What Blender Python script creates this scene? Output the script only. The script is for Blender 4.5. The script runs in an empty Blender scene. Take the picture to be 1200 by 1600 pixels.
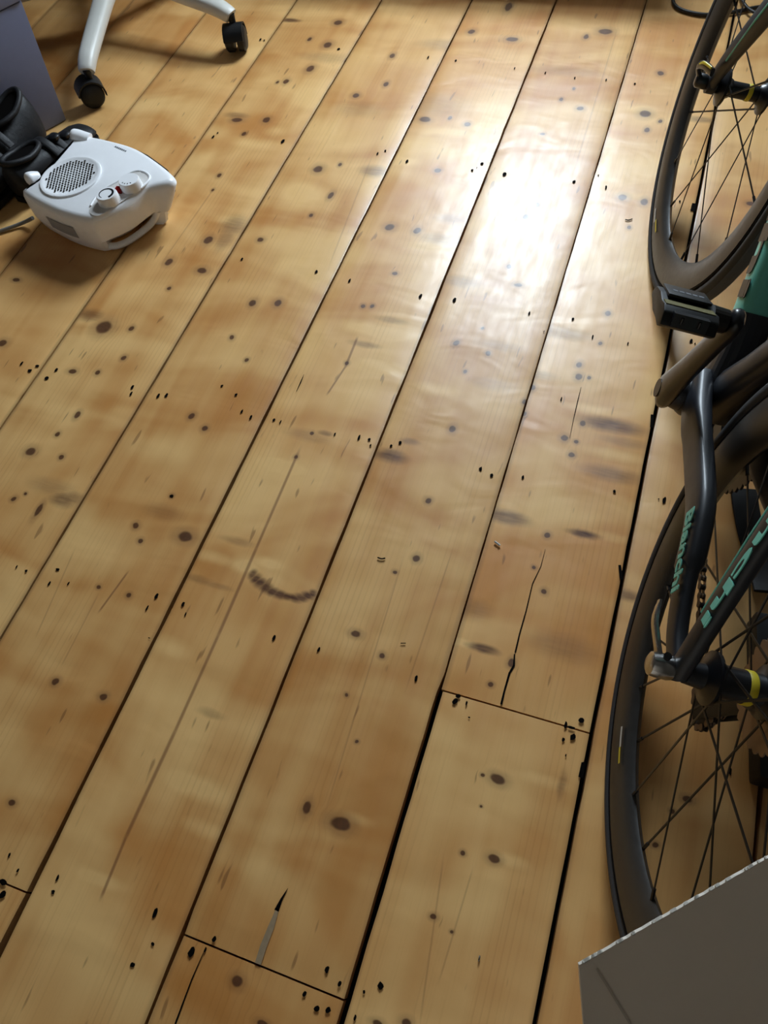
import bpy, bmesh, math, random
from mathutils import Vector, Matrix, noise
random.seed(7)
sc = bpy.context.scene
COL = sc.collection
PI = math.pi

# ------------------------------------------------------------------ camera
FPX, HCAM = 1185.0, 1.074
R = ((0.94291108, 0.22132603, -0.2488644),
     (0.31515558, -0.83456228, 0.45186587),
     (-0.10768316, -0.50450033, -0.85667015))      # columns: image right, image down, view direction (X across boards, Y along, Z up)
cam_d = bpy.data.cameras.new('camera')
cam_d.sensor_fit = 'HORIZONTAL'; cam_d.sensor_width = 36.0; cam_d.lens = 36.0 * FPX / 1200.0
cam_d.clip_start = 0.02
cam = bpy.data.objects.new('camera', cam_d); COL.objects.link(cam)
cam.matrix_world = Matrix(((R[0][0], -R[0][1], -R[0][2], 0), (R[1][0], -R[1][1], -R[1][2], 0),
                           (R[2][0], -R[2][1], -R[2][2], HCAM), (0, 0, 0, 1)))
sc.camera = cam

# ------------------------------------------------------------------ world, daylight, exposure
sc.view_settings.view_transform = 'Standard'; sc.view_settings.look = 'None'
sc.view_settings.gamma = 1.0; sc.view_settings.use_curve_mapping = False
sc.view_settings.exposure = 0.16
SKY = 39.5
w = bpy.data.worlds.new('overcast_sky'); sc.world = w; w.use_nodes = True
bg = w.node_tree.nodes['Background']
bg.inputs[0].default_value = (0.76, 0.89, 1.0, 1); bg.inputs[1].default_value = SKY
WX0, WX1, WZ0, WZ1, WY = -0.93, -0.16, 0.86, 1.98, 2.75      # the window opening in the far wall
ld = bpy.data.lights.new('window_portal', 'AREA'); ld.shape = 'RECTANGLE'
ld.size = WX1 - WX0; ld.size_y = WZ1 - WZ0; ld.cycles.is_portal = True
lo = bpy.data.objects.new('window_portal', ld); COL.objects.link(lo)
lo.location = ((WX0 + WX1) / 2, WY + 0.16, (WZ0 + WZ1) / 2); lo.rotation_euler = (-PI / 2, 0, 0)
sc.cycles.use_denoising = True
sc.cycles.max_bounces = 10; sc.cycles.diffuse_bounces = 6; sc.cycles.sample_clamp_indirect = 8.0

# ------------------------------------------------------------------ helpers
def fl(px, py, z=0.0):                                     # photo pixel -> point on the horizontal plane at height z
    c = (px - 600.0, py - 800.0, FPX)
    d = [sum(R[i][k] * c[k] for k in range(3)) for i in range(3)]
    t = (z - HCAM) / d[2]
    return Vector((d[0] * t, d[1] * t, z))

def lin(r, g, b):
    f = lambda v: (v / 255 / 12.92) if v / 255 <= 0.04045 else ((v / 255 + 0.055) / 1.055) ** 2.4
    return (f(r), f(g), f(b), 1.0)

def link(o, parent=None):
    COL.objects.link(o)
    if parent is not None: o.parent = parent
    return o

def obj(name, data, mat=None, parent=None):                # data: (verts, faces) or mesh
    if isinstance(data, tuple):
        me = bpy.data.meshes.new(name)
        me.from_pydata([tuple(v) for v in data[0]], [], data[1]); me.update()
        bm = bmesh.new(); bm.from_mesh(me); bmesh.ops.recalc_face_normals(bm, faces=bm.faces); bm.to_mesh(me); bm.free()
    else: me = data
    if mat is not None:
        me.materials.clear(); me.materials.append(mat)
    return link(bpy.data.objects.new(name, me), parent)

def smooth(o, ang=40):
    me = o.data
    me.shade_smooth()
    try: me.set_sharp_from_angle(angle=math.radians(ang))
    except Exception: pass
    return o

def tag(o, label, cat, group=None, kind=None):
    o['label'] = label; o['category'] = cat
    if group: o['group'] = group
    if kind: o['kind'] = kind
    return o

def empty(name, loc=(0, 0, 0), label=None, cat=None):
    o = bpy.data.objects.new(name, None); o.empty_display_size = 0.05; link(o); o.location = loc
    if label: tag(o, label, cat)
    return o

def join(*ds):
    V, F = [], []
    for v, f in ds:
        n = len(V); V += [Vector(x) for x in v]; F += [tuple(i + n for i in q) for q in f]
    return V, F

def xf(d, M): return [M @ Vector(v) for v in d[0]], d[1]
def mv(d, t): return xf(d, Matrix.Translation(Vector(t)))

def box(x0, x1, y0, y1, z0, z1):
    V = [(x, y, z) for z in (z0, z1) for y in (y0, y1) for x in (x0, x1)]
    return V, [(0, 2, 3, 1), (4, 5, 7, 6), (0, 1, 5, 4), (2, 6, 7, 3), (0, 4, 6, 2), (1, 3, 7, 5)]

def bevel(o, w=0.004, seg=2):
    bm = bmesh.new(); bm.from_mesh(o.data)
    bmesh.ops.bevel(bm, geom=list(bm.edges), offset=w, segments=seg, affect='EDGES', profile=0.6)
    bm.to_mesh(o.data); bm.free()
    return smooth(o)

def tube(pts, rad, n=12, side=(1, 0, 0), ex=2.0, caps=True, closed=False):
    """pts: path; rad: number, (a, b) or list per point; a lies along side, b across it; ex: superellipse exponent"""
    P = [Vector(p) for p in pts]; m = len(P); V, F = [], []
    s = Vector(side)
    for i, p in enumerate(P):
        if closed: t = P[(i + 1) % m] - P[i - 1]
        else: t = P[min(i + 1, m - 1)] - P[max(i - 1, 0)]
        t.normalize()
        e1 = s - t * s.dot(t)
        if e1.length < 1e-4: e1 = t.orthogonal()
        e1.normalize(); e2 = t.cross(e1)
        r = rad[i] if isinstance(rad, list) else rad
        a, b = r if isinstance(r, tuple) else (r, r)
        for k in range(n):
            th = 2 * PI * k / n; c, q = math.cos(th), math.sin(th)
            cx = math.copysign(abs(c) ** (2 / ex), c); qx = math.copysign(abs(q) ** (2 / ex), q)
            V.append(p + e1 * (a * cx) + e2 * (b * qx))
    for i in range(m if closed else m - 1):
        for k in range(n):
            a, b = i * n + k, i * n + (k + 1) % n
            c, d = ((i + 1) % m) * n + (k + 1) % n, ((i + 1) % m) * n + k
            F.append((a, b, c, d))
    if caps and not closed:
        F.append(tuple(range(n))); F.append(tuple((m - 1) * n + k for k in range(n)))
    return V, F

def spline(pts, k=6):
    P = [Vector(p) for p in pts]; out = []
    for i in range(len(P) - 1):
        a, b, c, d = P[max(i - 1, 0)], P[i], P[i + 1], P[min(i + 2, len(P) - 1)]
        for j in range(k):
            t = j / k
            out.append(0.5 * ((2 * b) + (c - a) * t + (2 * a - 5 * b + 4 * c - d) * t * t + (3 * b - a - 3 * c + d) * t ** 3))
    out.append(P[-1]); return out

def lathe(prof, n=32, closed=False):
    """prof: (radius, x) pairs turned about the X axis"""
    V, F = [], []; m = len(prof)
    for r, x in prof:
        for k in range(n):
            th = 2 * PI * k / n; V.append((x, r * math.cos(th), r * math.sin(th)))
    for i in range(m if closed else m - 1):
        for k in range(n):
            a, b = i * n + k, i * n + (k + 1) % n
            c, d = ((i + 1) % m) * n + (k + 1) % n, ((i + 1) % m) * n + k
            F.append((a, b, c, d))
    if not closed:
        F.append(tuple(range(n))); F.append(tuple((m - 1) * n + k for k in range(n)))
    return V, F

def prism(poly, x0, x1):
    """poly: (y, z) outline extruded along X"""
    n = len(poly); V = [(x0, y, z) for y, z in poly] + [(x1, y, z) for y, z in poly]
    F = [tuple(range(n)), tuple(range(n, 2 * n))] + [(k, (k + 1) % n, n + (k + 1) % n, n + k) for k in range(n)]
    return V, F

def disc_poly(c, rx, ry, z, n=9, jag=0.25, rot=0.0):
    V = []
    for k in range(n):
        t = 2 * PI * k / n; j = 1 + random.uniform(-jag, jag)
        x, y = rx * j * math.cos(t), ry * j * math.sin(t)
        V.append((c[0] + x * math.cos(rot) - y * math.sin(rot), c[1] + x * math.sin(rot) + y * math.cos(rot), z))
    return V, [tuple(range(n))]

def lettering(name, s, size, mat, parent, M, bold=0.0, ext=0.0004, width=None):
    cu = bpy.data.curves.new(name, 'FONT'); cu.body = s; cu.size = size; cu.extrude = ext; cu.offset = bold
    cu.align_x = 'LEFT'; cu.resolution_u = 3
    t = bpy.data.objects.new(name, cu); COL.objects.link(t)
    bpy.context.view_layer.update()
    me = bpy.data.meshes.new_from_object(t.evaluated_get(bpy.context.evaluated_depsgraph_get()))
    bpy.data.objects.remove(t)
    if width:
        xs = [v.co.x for v in me.vertices]; k = width / (max(xs) - min(xs))
        for v in me.vertices: v.co.x *= k
    me.transform(M)
    return obj(name, me, mat, parent)

# ------------------------------------------------------------------ materials
def mat(name, col, rough=0.5, metal=0.0, spec=0.5, var=0.12, scale=40.0, bump=0.0, coat=0.0):
    """principled material with a little procedural mottling of colour and gloss"""
    m = bpy.data.materials.new(name); m.use_nodes = True
    N, L = m.node_tree.nodes, m.node_tree.links
    b = N['Principled BSDF']
    tc = N.new('ShaderNodeTexCoord'); nz = N.new('ShaderNodeTexNoise')
    nz.inputs['Scale'].default_value = scale; nz.inputs['Detail'].default_value = 4
    L.new(tc.outputs['Object'], nz.inputs['Vector'])
    mx = N.new('ShaderNodeMix'); mx.data_type = 'RGBA'
    mx.inputs[6].default_value = tuple(c * (1 - var) for c in col[:3]) + (1,)
    mx.inputs[7].default_value = tuple(min(1, c * (1 + var)) for c in col[:3]) + (1,)
    L.new(nz.outputs[0], mx.inputs[0]); L.new(mx.outputs[2], b.inputs['Base Color'])
    mr = N.new('ShaderNodeMapRange'); mr.inputs[3].default_value = max(0.03, rough - 0.08); mr.inputs[4].default_value = rough + 0.08
    L.new(nz.outputs[0], mr.inputs[0]); L.new(mr.outputs[0], b.inputs['Roughness'])
    b.inputs['Metallic'].default_value = metal; b.inputs['Specular IOR Level'].default_value = spec
    b.inputs['Coat Weight'].default_value = coat
    if bump:
        bp = N.new('ShaderNodeBump'); bp.inputs['Strength'].default_value = bump; bp.inputs['Distance'].default_value = 0.002
        L.new(nz.outputs[0], bp.inputs['Height']); L.new(bp.outputs[0], b.inputs['Normal'])
    return m

M_black = mat('black_paint', lin(17, 18, 22), 0.36, spec=0.4, coat=0.12)
M_frame = mat('satin_black_frame', lin(27, 30, 37), 0.46, coat=0.08)
M_carbon = mat('carbon_rim', lin(44, 42, 40), 0.38, var=0.25, scale=90)
M_tyre = mat('tyre_rubber', lin(40, 41, 44), 0.7, bump=0.15, scale=300)
M_tread = mat('tyre_tread', lin(66, 70, 78), 0.75, bump=0.1, scale=300)
M_steel = mat('polished_steel', lin(190, 188, 185), 0.22, metal=1.0)
M_dark = mat('dark_steel', lin(60, 58, 56), 0.35, metal=0.9)
M_spoke = mat('black_spoke', lin(34, 32, 30), 0.4, metal=0.3)
M_brass = mat('worn_sprocket_steel', lin(140, 118, 96), 0.45, metal=0.55)
M_celeste = mat('celeste_paint', lin(104, 190, 172), 0.4)
M_yellow = mat('yellow_print', lin(205, 185, 40), 0.5)
M_whitep = mat('white_print', lin(190, 190, 185), 0.5)
M_plastic = mat('black_plastic', lin(14, 14, 15), 0.5, spec=0.35, bump=0.05)
M_white = mat('white_plastic', lin(240, 240, 242), 0.38, var=0.03)
M_whitec = mat('white_chair_nylon', lin(206, 204, 196), 0.4, var=0.05, scale=12)
M_leather = mat('black_leather', lin(26, 26, 28), 0.55, spec=0.3, bump=0.3, scale=120)
M_hole = mat('dark_hole', lin(10, 8, 7), 0.9, spec=0.05)
M_grime = mat('dark_gap_dirt', lin(16, 13, 11), 0.95, var=0.4)
M_red = mat('red_indicator', lin(150, 20, 22), 0.3)
M_greyp = mat('grey_print', lin(95, 98, 104), 0.6)
M_cab = mat('blue_grey_laminate', lin(112, 120, 150), 0.55, var=0.06, scale=60)
M_cable = mat('black_cable', lin(18, 18, 19), 0.5)
M_grey = mat('grey_cord', lin(120, 118, 112), 0.55)
M_wall = mat('wall_paint', lin(88, 82, 74), 0.9, var=0.03, scale=8)
M_frost = mat('white_gloss_paint', lin(228, 226, 220), 0.35, var=0.02)
M_crease = mat('cardboard_crease', lin(200, 188, 172), 0.85)
M_pulp = mat('torn_paper_edge', lin(205, 198, 186), 0.95, var=0.2, scale=200)
M_card = mat('grey_brown_cardboard', lin(238, 226, 210), 0.62, var=0.12, scale=9, bump=0.04)
M_silverfill = mat('grey_wood_filler', lin(150, 128, 98), 0.8, var=0.3, scale=160)

# ---- pine floor: one material per board, with the knots, smears and resin lines that board shows
# photo pixel x, y, half width px across the grain, half length px along it, darkness, kind
KN = []
def K(s, kind='k'):
    for q in s.split(';'):
        v = [float(t) for t in q.split(',')]
        if len(v) == 3: v = [v[0], v[1], v[2], v[2] * 0.85, 0.75]
        elif len(v) == 4: v = v + [0.75]
        KN.append((v[0], v[1], v[2], v[3], v[4], kind))
K('528,35,8,4;484,61,4;512,70,8,5;485,107,9,7,.5;433,128,3;447,127,5;416,187,7,5;370,187,13,5,.6;381,209,4;342,274,4;332,297,3;613,87,5;603,131,5;556,149,8,5,.5;'
  '497,264,9,6;531,257,4;517,305,5,6;486,336,4;407,374,6,4;609,355,9,6;652,360,9,7,.6;664,186,11,5;703,184,4;730,194,8,5,.6;325,375,8;315,422,10,5')
K('795,10,7,8;737,49,7,4;800,61,12,4;916,57,5;946,49,13,5;877,155,4;907,169,7,4;848,209,6,3,.6;897,138,3;1032,114,6,4;1008,177,11,6;1032,189,4;1011,203,5;973,308,11,7,.6;1007,315,7;983,355,4;684,266,6,4;822,339,6;838,320,8,5,.4')
K('264,409,7;264,450,4;162,511,15,11;205,513,5;193,559,5;152,582,5;113,580,8,4;25,437,9,4,.6;4,536,8,6;121,648,5,6;90,678,5;48,705,10,7;96,714,5;21,779,5;39,771,3;395,473,7;434,473,7;362,527,5;385,562,4;299,650,6;320,669,6;268,775,4;60,797,5,12')
K('617,427,7,4,.5;567,478,4;581,478,4;542,567,4;707,670,8,8,.6;713,535,6;727,580,4;487,677,4;463,713,4;763,552,5;754,512,3;795,416,5;810,445,10,4,.5;832,605,6;820,627,5;819,646,5;893,710,7,6,.5;911,661,6;900,690,4;882,684,7;904,588,7;920,590,4;950,490,6;938,536,4;905,570,7,7,.4')
K('212,821,6;219,845,5;289,838,15,9;154,917,4;201,930,5;87,1065,7;161,1088,8,6;669,782,6;651,872,7;617,893,4;556,990,10,6;597,1024,6;541,1086,4;856,836,6;835,886,4;850,924,6;799,1035,6,8;767,1069,5')
K('18,1255,7;480,1262,9,15,.6;532,1287,20,12;557,1159,4;677,1432,6;778,1218,15,9;754,1211,4;752,1260,3;723,1333,5;772,1342,11,8;370,1533,11,11;410,1600,14,8,.6;706,1456,4;590,1600,11,7;635,1598,10,8;1075,1248,9,6;1050,1268,5;1024,1320,6;1173,318,8,4')
# smears: dark figure that runs across the grain
K('453,31,18,3,.8;585,267,24,9,.55;370,180,20,5,.5;708,342,32,8,.35;140,492,24,9,.55;613,500,26,5,.35;570,538,26,5,.4;610,712,28,10,.75;508,677,14,4,.5;955,664,54,11,.75;975,690,40,8,.3;955,740,50,12,.5;720,440,34,9,.35;'
  '394,897,7,8,.8;400,904,9,8,.9;407,911,11,8,.9;416,918,13,8,.95;426,924,14,7,1;437,929,15,7,1;448,932,15,6,1;459,934,15,6,1;470,933,14,6,1;480,930,12,6,1;488,927,8,6,1;755,1013,26,7,.85;792,808,38,11,.7;912,834,26,6,.85;983,930,22,9,.6;1095,186,26,5,.5;'
  '365,352,22,16,.5;352,372,14,20,.4;640,690,16,5,.5;680,165,60,20,.25;880,520,45,10,.35;700,375,50,9,.35;840,585,30,8,.3;310,905,30,6,.3;340,915,26,5,.25;370,845,30,6,.3;480,680,40,9,.25;735,950,36,16,.3;880,1010,60,22,.3;330,1115,24,7,.3;'
  '878,1226,7,24,.4;98,780,24,11,.62;112,778,20,10,.5;80,760,40,12,.3;255,800,34,12,.25;510,90,46,8,.25;560,170,40,12,.25;780,540,40,8,.25;770,600,40,10,.2;880,110,60,8,.25;700,70,50,9,.3', 's')
# pale figure that runs across the grain
K('560,510,30,9,.6;600,520,40,8,.5;600,575,44,9,.55;680,608,36,8,.5;440,728,34,9,.5;660,385,40,7,.5;690,205,50,7,.6;770,200,50,6,.55;820,60,40,8,.3;330,205,24,10,.6;430,205,18,7,.5;400,225,36,7,.5;'
  '330,870,36,8,.5;380,885,20,9,.5;420,880,22,8,.5;310,1230,50,16,.55;260,1010,40,14,.5;720,1003,30,6,.6;700,840,40,12,.35;960,840,40,7,.4;960,710,50,8,.55;930,640,50,7,.5;620,250,40,6,.4;360,345,30,6,.6;130,500,20,7,.5;'
  '160,1375,40,10,.5;330,1300,50,12,.45;850,1220,40,9,.45;800,1345,26,9,.5;560,1280,26,9,.4;100,650,40,16,.4;240,700,50,18,.4;480,420,50,16,.4;470,300,40,14,.4;1090,900,30,9,.4;985,305,30,6,.5;1000,170,24,6,.5;760,455,40,8,.4', 'l')
# resin and pith lines that run along the grain: two ends in pixels, half width px
LINES = [((557, 530), (540, 572), 2.0), ((540, 572), (513, 613), 1.6), ((463, 713), (400, 857), 2.2), ((400, 857), (341, 992), 2.6),
         ((341, 992), (273, 1143), 2.6), ((273, 1143), (197, 1307), 3.0), ((197, 1307), (160, 1397), 2.5),
         ((197, 897), (157, 952), 1.6), ((150, 935), (100, 1032), 1.2), ((700, 880), (640, 1060), 1.3), ((620, 905), (520, 1230), 1.2),
         ((735, 1370), (690, 1520), 1.5), ((690, 1360), (660, 1570), 1.5), ((112, 868), (60, 985), 1.2), ((330, 300), (260, 400), 1.3), ((575, 260), (520, 400), 1.2), ((960, 60), (905, 240), 1.3)]

BX = [-2.55, -2.31, -2.07, -1.838, -1.588, -1.327, -1.081, -0.836, -0.588, -0.3655, -0.139, 0.0775, 0.2953, 0.53, 0.66]

def pine(name, idx, x0, x1, y0, y1, tone):
    m = bpy.data.materials.new(name); m.use_nodes = True
    N, L = m.node_tree.nodes, m.node_tree.links
    b = N['Principled BSDF']
    def vm(op, a, bb=None, c=None):
        n = N.new('ShaderNodeVectorMath'); n.operation = op
        for i, v in enumerate((a, bb, c)):
            if v is None: continue
            if hasattr(v, 'is_linked'): L.new(v, n.inputs[i])
            else: n.inputs[i].default_value = v
        return n.outputs['Value'] if op in ('LENGTH', 'DOT_PRODUCT') else n.outputs[0]
    def ma(op, a, bb=None, c=None, clamp=False):
        n = N.new('ShaderNodeMath'); n.operation = op; n.use_clamp = clamp
        for i, v in enumerate((a, bb, c)):
            if v is None: continue
            if hasattr(v, 'is_linked'): L.new(v, n.inputs[i])
            else: n.inputs[i].default_value = v
        return n.outputs[0]
    def mr(v, a, bb, c=0.0, d=1.0, st='SMOOTHSTEP'):
        n = N.new('ShaderNodeMapRange'); n.interpolation_type = st
        L.new(v, n.inputs[0]); n.inputs[1].default_value = a; n.inputs[2].default_value = bb
        n.inputs[3].default_value = c; n.inputs[4].default_value = d
        return n.outputs[0]
    def nz(vec, scale, det=3, rough=0.5, dist=0.0):
        n = N.new('ShaderNodeTexNoise'); n.inputs['Scale'].default_value = scale; n.inputs['Detail'].default_value = det
        n.inputs['Roughness'].default_value = rough; n.inputs['Distortion'].default_value = dist
        L.new(vec, n.inputs['Vector']); return n.outputs[0], n.outputs[1]
    def mix(fac, a, bb, mode='MIX'):
        n = N.new('ShaderNodeMix'); n.data_type = 'RGBA'; n.blend_type = mode
        for i, v in ((0, fac), (6, a), (7, bb)):
            if hasattr(v, 'is_linked'): L.new(v, n.inputs[i])
            else: n.inputs[i].default_value = v
        return n.outputs[2]
    tc = N.new('ShaderNodeTexCoord').outputs['Object']
    wob = nz(tc, 45, 2)[1]
    P = vm('MULTIPLY_ADD', wob, (0.006, 0.006, 0), tc)                 # small wobble so that no edge is a clean ellipse
    P = vm('ADD', P, (-0.003, -0.003, 0))
    disp, core, smear, pale = None, None, None, None
    for (px, py, rx, ry, dk, kind) in KN:
        c = fl(px, py)
        if not (x0 <= c.x < x1 and y0 <= c.y < y1): continue
        kk = .78 if kind == 'k' else 1.0
        ax_ = (fl(px + rx, py) - c).length * kk; ay_ = (fl(px, py + ry) - c).length * 1.05 * kk
        def rad(k):
            return vm('MULTIPLY_ADD', P, (k / ax_, k / ay_, 0), (-c.x * k / ax_, -c.y * k / ay_, 0))
        if kind == 'k':
            rel = rad(0.28)                                           # wide zone in which the grain bends round the knot
            h = mr(vm('LENGTH', rel), 1.0, 0.06, 0, ax_ * 3.0)
            disp = vm('MULTIPLY_ADD', rel, h, disp if disp is not None else (0, 0, 0))
            d = vm('LENGTH', rad(1.0 if dk > .7 else 1.25))
            core = ma('MINIMUM', core, d) if core is not None else d
        elif kind == 'l':
            q = mr(vm('LENGTH', rad(0.999)), 1.5, 0.1, 0, dk); pale = q if pale is None else ma('MAXIMUM', pale, q)
        else:
            q = mr(vm('LENGTH', rad(1.001)), 1.4, 0.25, 0, min(1, dk * 1.15)); smear = q if smear is None else ma('MAXIMUM', smear, q)
    if core is not None:
        halo = mr(core, 2.8, 0.9, 0, 0.34)
        smear = halo if smear is None else ma('MAXIMUM', smear, halo)
        core = mr(core, 1.25, 0.75, 0, 0.9)
    lines = None
    for (p, q_, wd) in LINES:
        a, bb = fl(*p), fl(*q_); c = (a + bb) / 2
        if not (x0 <= c.x < x1 and y0 <= c.y < y1): continue
        ln = (a - bb); sl = ln.x / ln.y; ay_ = abs(ln.y) / 2 * 1.25; ax_ = (fl(c.x * 0 + p[0] + wd, p[1]) - a).length
        dx = vm('DOT_PRODUCT', tc, (1 / ax_, -sl / ax_, 0)); dy = vm('DOT_PRODUCT', tc, (0, 1 / ay_, 0))
        dx = ma('SUBTRACT', dx, (c.x - sl * c.y) / ax_); dy = ma('SUBTRACT', dy, c.y / ay_)
        q = ma('MULTIPLY', mr(ma('ABSOLUTE', dx), 1.5, 0.3), mr(ma('ABSOLUTE', dy), 1.05, 0.7, 0, 0.62 if wd > 1.55 and p[0] < 570 and p[1] > 500 else 0.26))
        lines = q if lines is None else ma('MAXIMUM', lines, q)
    G = tc
    if disp is not None:
        G = vm('MULTIPLY_ADD', disp, (-0.8, -0.25, 0), tc)
    # broad honey and cream figure, wide across the board
    off = (idx * 3.7, idx * 1.9, idx * 0.7)
    f1, _ = nz(vm('MULTIPLY_ADD', G, (2.6, 6.0, 1), off), 1.15, 2, 0.45, 0.9)
    f2, _ = nz(vm('MULTIPLY_ADD', G, (16, 1.2, 1), off), 1.0, 2, 0.5, 0.3)
    fig = mr(ma('MULTIPLY_ADD', f2, 0.45, ma('MULTIPLY', f1, 0.75)), 0.38, 0.86)
    light, dark = tone
    if pale is not None: fig = ma('SUBTRACT', fig, pale, clamp=True)
    col = mix(fig, light, dark)
    # growth rings and fine grain
    gw, _ = nz(vm('MULTIPLY_ADD', G, (9, 0.9, 1), off), 2.0, 2, 0.5)
    gx = vm('MULTIPLY_ADD', G, (1, 0.03, 0), off)
    wv = N.new('ShaderNodeTexWave'); wv.wave_type = 'BANDS'; wv.bands_direction = 'X'; wv.wave_profile = 'SAW'
    wv.inputs['Scale'].default_value = 34; wv.inputs['Distortion'].default_value = 5.0; wv.inputs['Detail'].default_value = 2
    wv.inputs['Detail Scale'].default_value = 0.35
    L.new(gx, wv.inputs['Vector'])
    rings = ma('MULTIPLY', mr(wv.outputs['Fac'], 0.62, 1.0), mr(gw, 0.42, 0.68))
    col = mix(ma('MULTIPLY', rings, 0.19), col, tuple(c * k for c, k in zip(dark[:3], (0.62, 0.5, 0.4))) + (1,))
    fg, _ = nz(vm('MULTIPLY', G, (420, 7, 1)), 1.0, 3, 0.6)
    col = mix(ma('MULTIPLY', mr(fg, 0.5, 0.85), 0.13), col, tuple(c * k for c, k in zip(dark[:3], (0.6, 0.5, 0.42))) + (1,))
    # short dark flecks along the grain
    fk, _ = nz(vm('MULTIPLY_ADD', G, (95, 16, 1), off), 1.0, 1, 0.4)
    col = mix(ma('MULTIPLY', mr(fk, 0.72, 0.79), 0.5), col, lin(110, 68, 38))
    if smear is not None:
        st, _ = nz(vm('MULTIPLY', tc, (30, 200, 1)), 1.0, 2)
        col = mix(ma('MULTIPLY', smear, mr(st, 0.2, 0.7, 0.75, 1.0)), col, lin(82, 46, 30))
    if lines is not None: col = mix(lines, col, lin(112, 62, 38))
    if core is not None:
        kn, _ = nz(vm('MULTIPLY', tc, (160, 160, 1)), 1.0, 2)
        col = mix(core, col, mix(kn, lin(50, 26, 15), lin(98, 56, 32)))
    # old dirt along the long edges
    px_ = N.new('ShaderNodeSeparateXYZ'); L.new(tc, px_.inputs[0])
    ed = ma('MINIMUM', ma('SUBTRACT', px_.outputs[0], x0), ma('SUBTRACT', x1, px_.outputs[0]))
    col = mix(ma('MULTIPLY', mr(ed, 0.010, 0.002), 0.35), col, lin(86, 56, 34))
    L.new(col, b.inputs['Base Color'])
    rg, _ = nz(vm('MULTIPLY', tc, (60, 12, 1)), 1.0, 4, 0.6)
    L.new(mr(rg, 0.3, 0.75, 0.36, 0.50), b.inputs['Roughness'])
    b.inputs['Specular IOR Level'].default_value = 0.42
    # sanded, uneven surface: waves across the board and fine grain relief
    hw, _ = nz(vm('MULTIPLY_ADD', tc, (5, 9, 1), off), 1.4, 2, 0.45, 0.5)
    b1 = N.new('ShaderNodeBump'); b1.inputs['Strength'].default_value = 1.0; b1.inputs['Distance'].default_value = 0.0022
    L.new(hw, b1.inputs['Height'])
    b2 = N.new('ShaderNodeBump'); b2.inputs['Strength'].default_value = 0.25; b2.inputs['Distance'].default_value = 0.0004
    fgb, _ = nz(vm('MULTIPLY', tc, (420, 7, 1)), 1.0, 2, 0.6)
    L.new(fgb, b2.inputs['Height']); L.new(b1.outputs[0], b2.inputs['Normal'])
    L.new(b2.outputs[0], b.inputs['Normal']); L.new(b1.outputs[0], b.inputs['Coat Normal'])
    b.inputs['Coat Weight'].default_value = 0.30; b.inputs['Coat Roughness'].default_value = 0.31
    return m

# ------------------------------------------------------------------ the room
RX0, RX1, RY0, RY1, RZ = -2.55, 0.66, -2.0, WY, 2.5
def struct(name, d, m, parent=None):
    o = obj(name, d, m, parent); o['kind'] = 'structure'; return o
floor = struct('floor', box(RX0, RX1, RY0, RY1, -0.10, -0.040), M_grime)
floor['label'] = 'dark gap floor under the varnished pine boards'
GAP = {4: .002, 5: .0030, 6: .0040, 7: .0042, 8: .0058, 9: .0045, 10: .0035, 11: .0062, 12: .0062}
JOINT = {7: fl(20, 1386).y, 9: -0.0934, 10: 0.3062}        # boards that end in view: index -> Y of the cross joint
boards = {}
def edge_x(i, y, s):                                        # half gap at board line i, seen from side s
    g = GAP.get(i, .003)
    if i == 8: g += .005 * max(0, min(1, (-.0 - y) / .2)) - .0015 * max(0, min(1, (y - .5) / .6))
    if i == 10: g = .0085 if y < .3062 else .0028
    j = noise.noise((i * 7.3 + s, y * 14, 0)) * .0010 + noise.noise((i * 3.1 - s, y * 60, 4)) * .0006
    return s * (g / 2 + j)
def plank(i, y0, y1, k):
    x0, x1 = BX[i], BX[i + 1]; nx = 6; ny = max(2, int((y1 - y0) / .03))
    V, F = [], []
    for b in range(ny + 1):
        y = y0 + (y1 - y0) * b / ny
        xa = x0 + edge_x(i, y, 1) if i else x0; xb = x1 + edge_x(i + 1, y, -1) if i + 1 < len(BX) - 1 else x1
        xs = [xa, xa + .0025] + [xa + (xb - xa) * t / nx for t in range(1, nx)] + [xb - .0025, xb]
        dy = noise.noise((i * 5.0, 0, b * 1.0)) * .0006 if b in (0, ny) else 0
        for q, x in enumerate(xs):
            u = 2 * (x - x0) / (x1 - x0) - 1
            z = -.0007 * u * u + .0006 * noise.noise((x * 3 + i * 9, y * 2, k)) - .0006
            if q in (0, len(xs) - 1): z -= .0005
            if b in (0, ny): z -= .0010
            V.append((x, y + dy, z))
    m = nx + 3
    for b in range(ny):
        for q in range(m - 1): F.append((b * m + q, b * m + q + 1, (b + 1) * m + q + 1, (b + 1) * m + q))
    rim = [q for q in range(m)] + [b * m + m - 1 for b in range(1, ny + 1)] + [ny * m + q for q in range(m - 2, -1, -1)] + [b * m for b in range(ny - 1, 0, -1)]
    n0 = len(V)
    for r in rim: V.append((V[r][0], V[r][1], -.026))
    n = len(rim)
    for a in range(n): F.append((rim[a], n0 + a, n0 + (a + 1) % n, rim[(a + 1) % n]))
    t = random.uniform(-1, 1)
    tone = (lin(238 + 5 * t, 192 + 5 * t, 125 + 4 * t), lin(200 + 8 * t, 136 + 7 * t, 70 + 6 * t))
    o = obj('floorboard', (V, F), pine('varnished_pine', i + 13 * k, x0, x1, y0, y1, tone), floor)
    smooth(o, 18); boards.setdefault(i, []).append((y0, y1, o))
for i in range(len(BX) - 1):
    if i in JOINT:
        plank(i, RY0, JOINT[i] - .0012, 0); plank(i, JOINT[i] + .0012, RY1, 1)
    else: plank(i, RY0, RY1, 0)
def board_at(c):
    for i in range(len(BX) - 1):
        if BX[i] <= c.x < BX[i + 1]:
            for y0, y1, o in boards[i]:
                if y0 - .01 <= c.y <= y1 + .01: return o
    return floor
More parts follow.
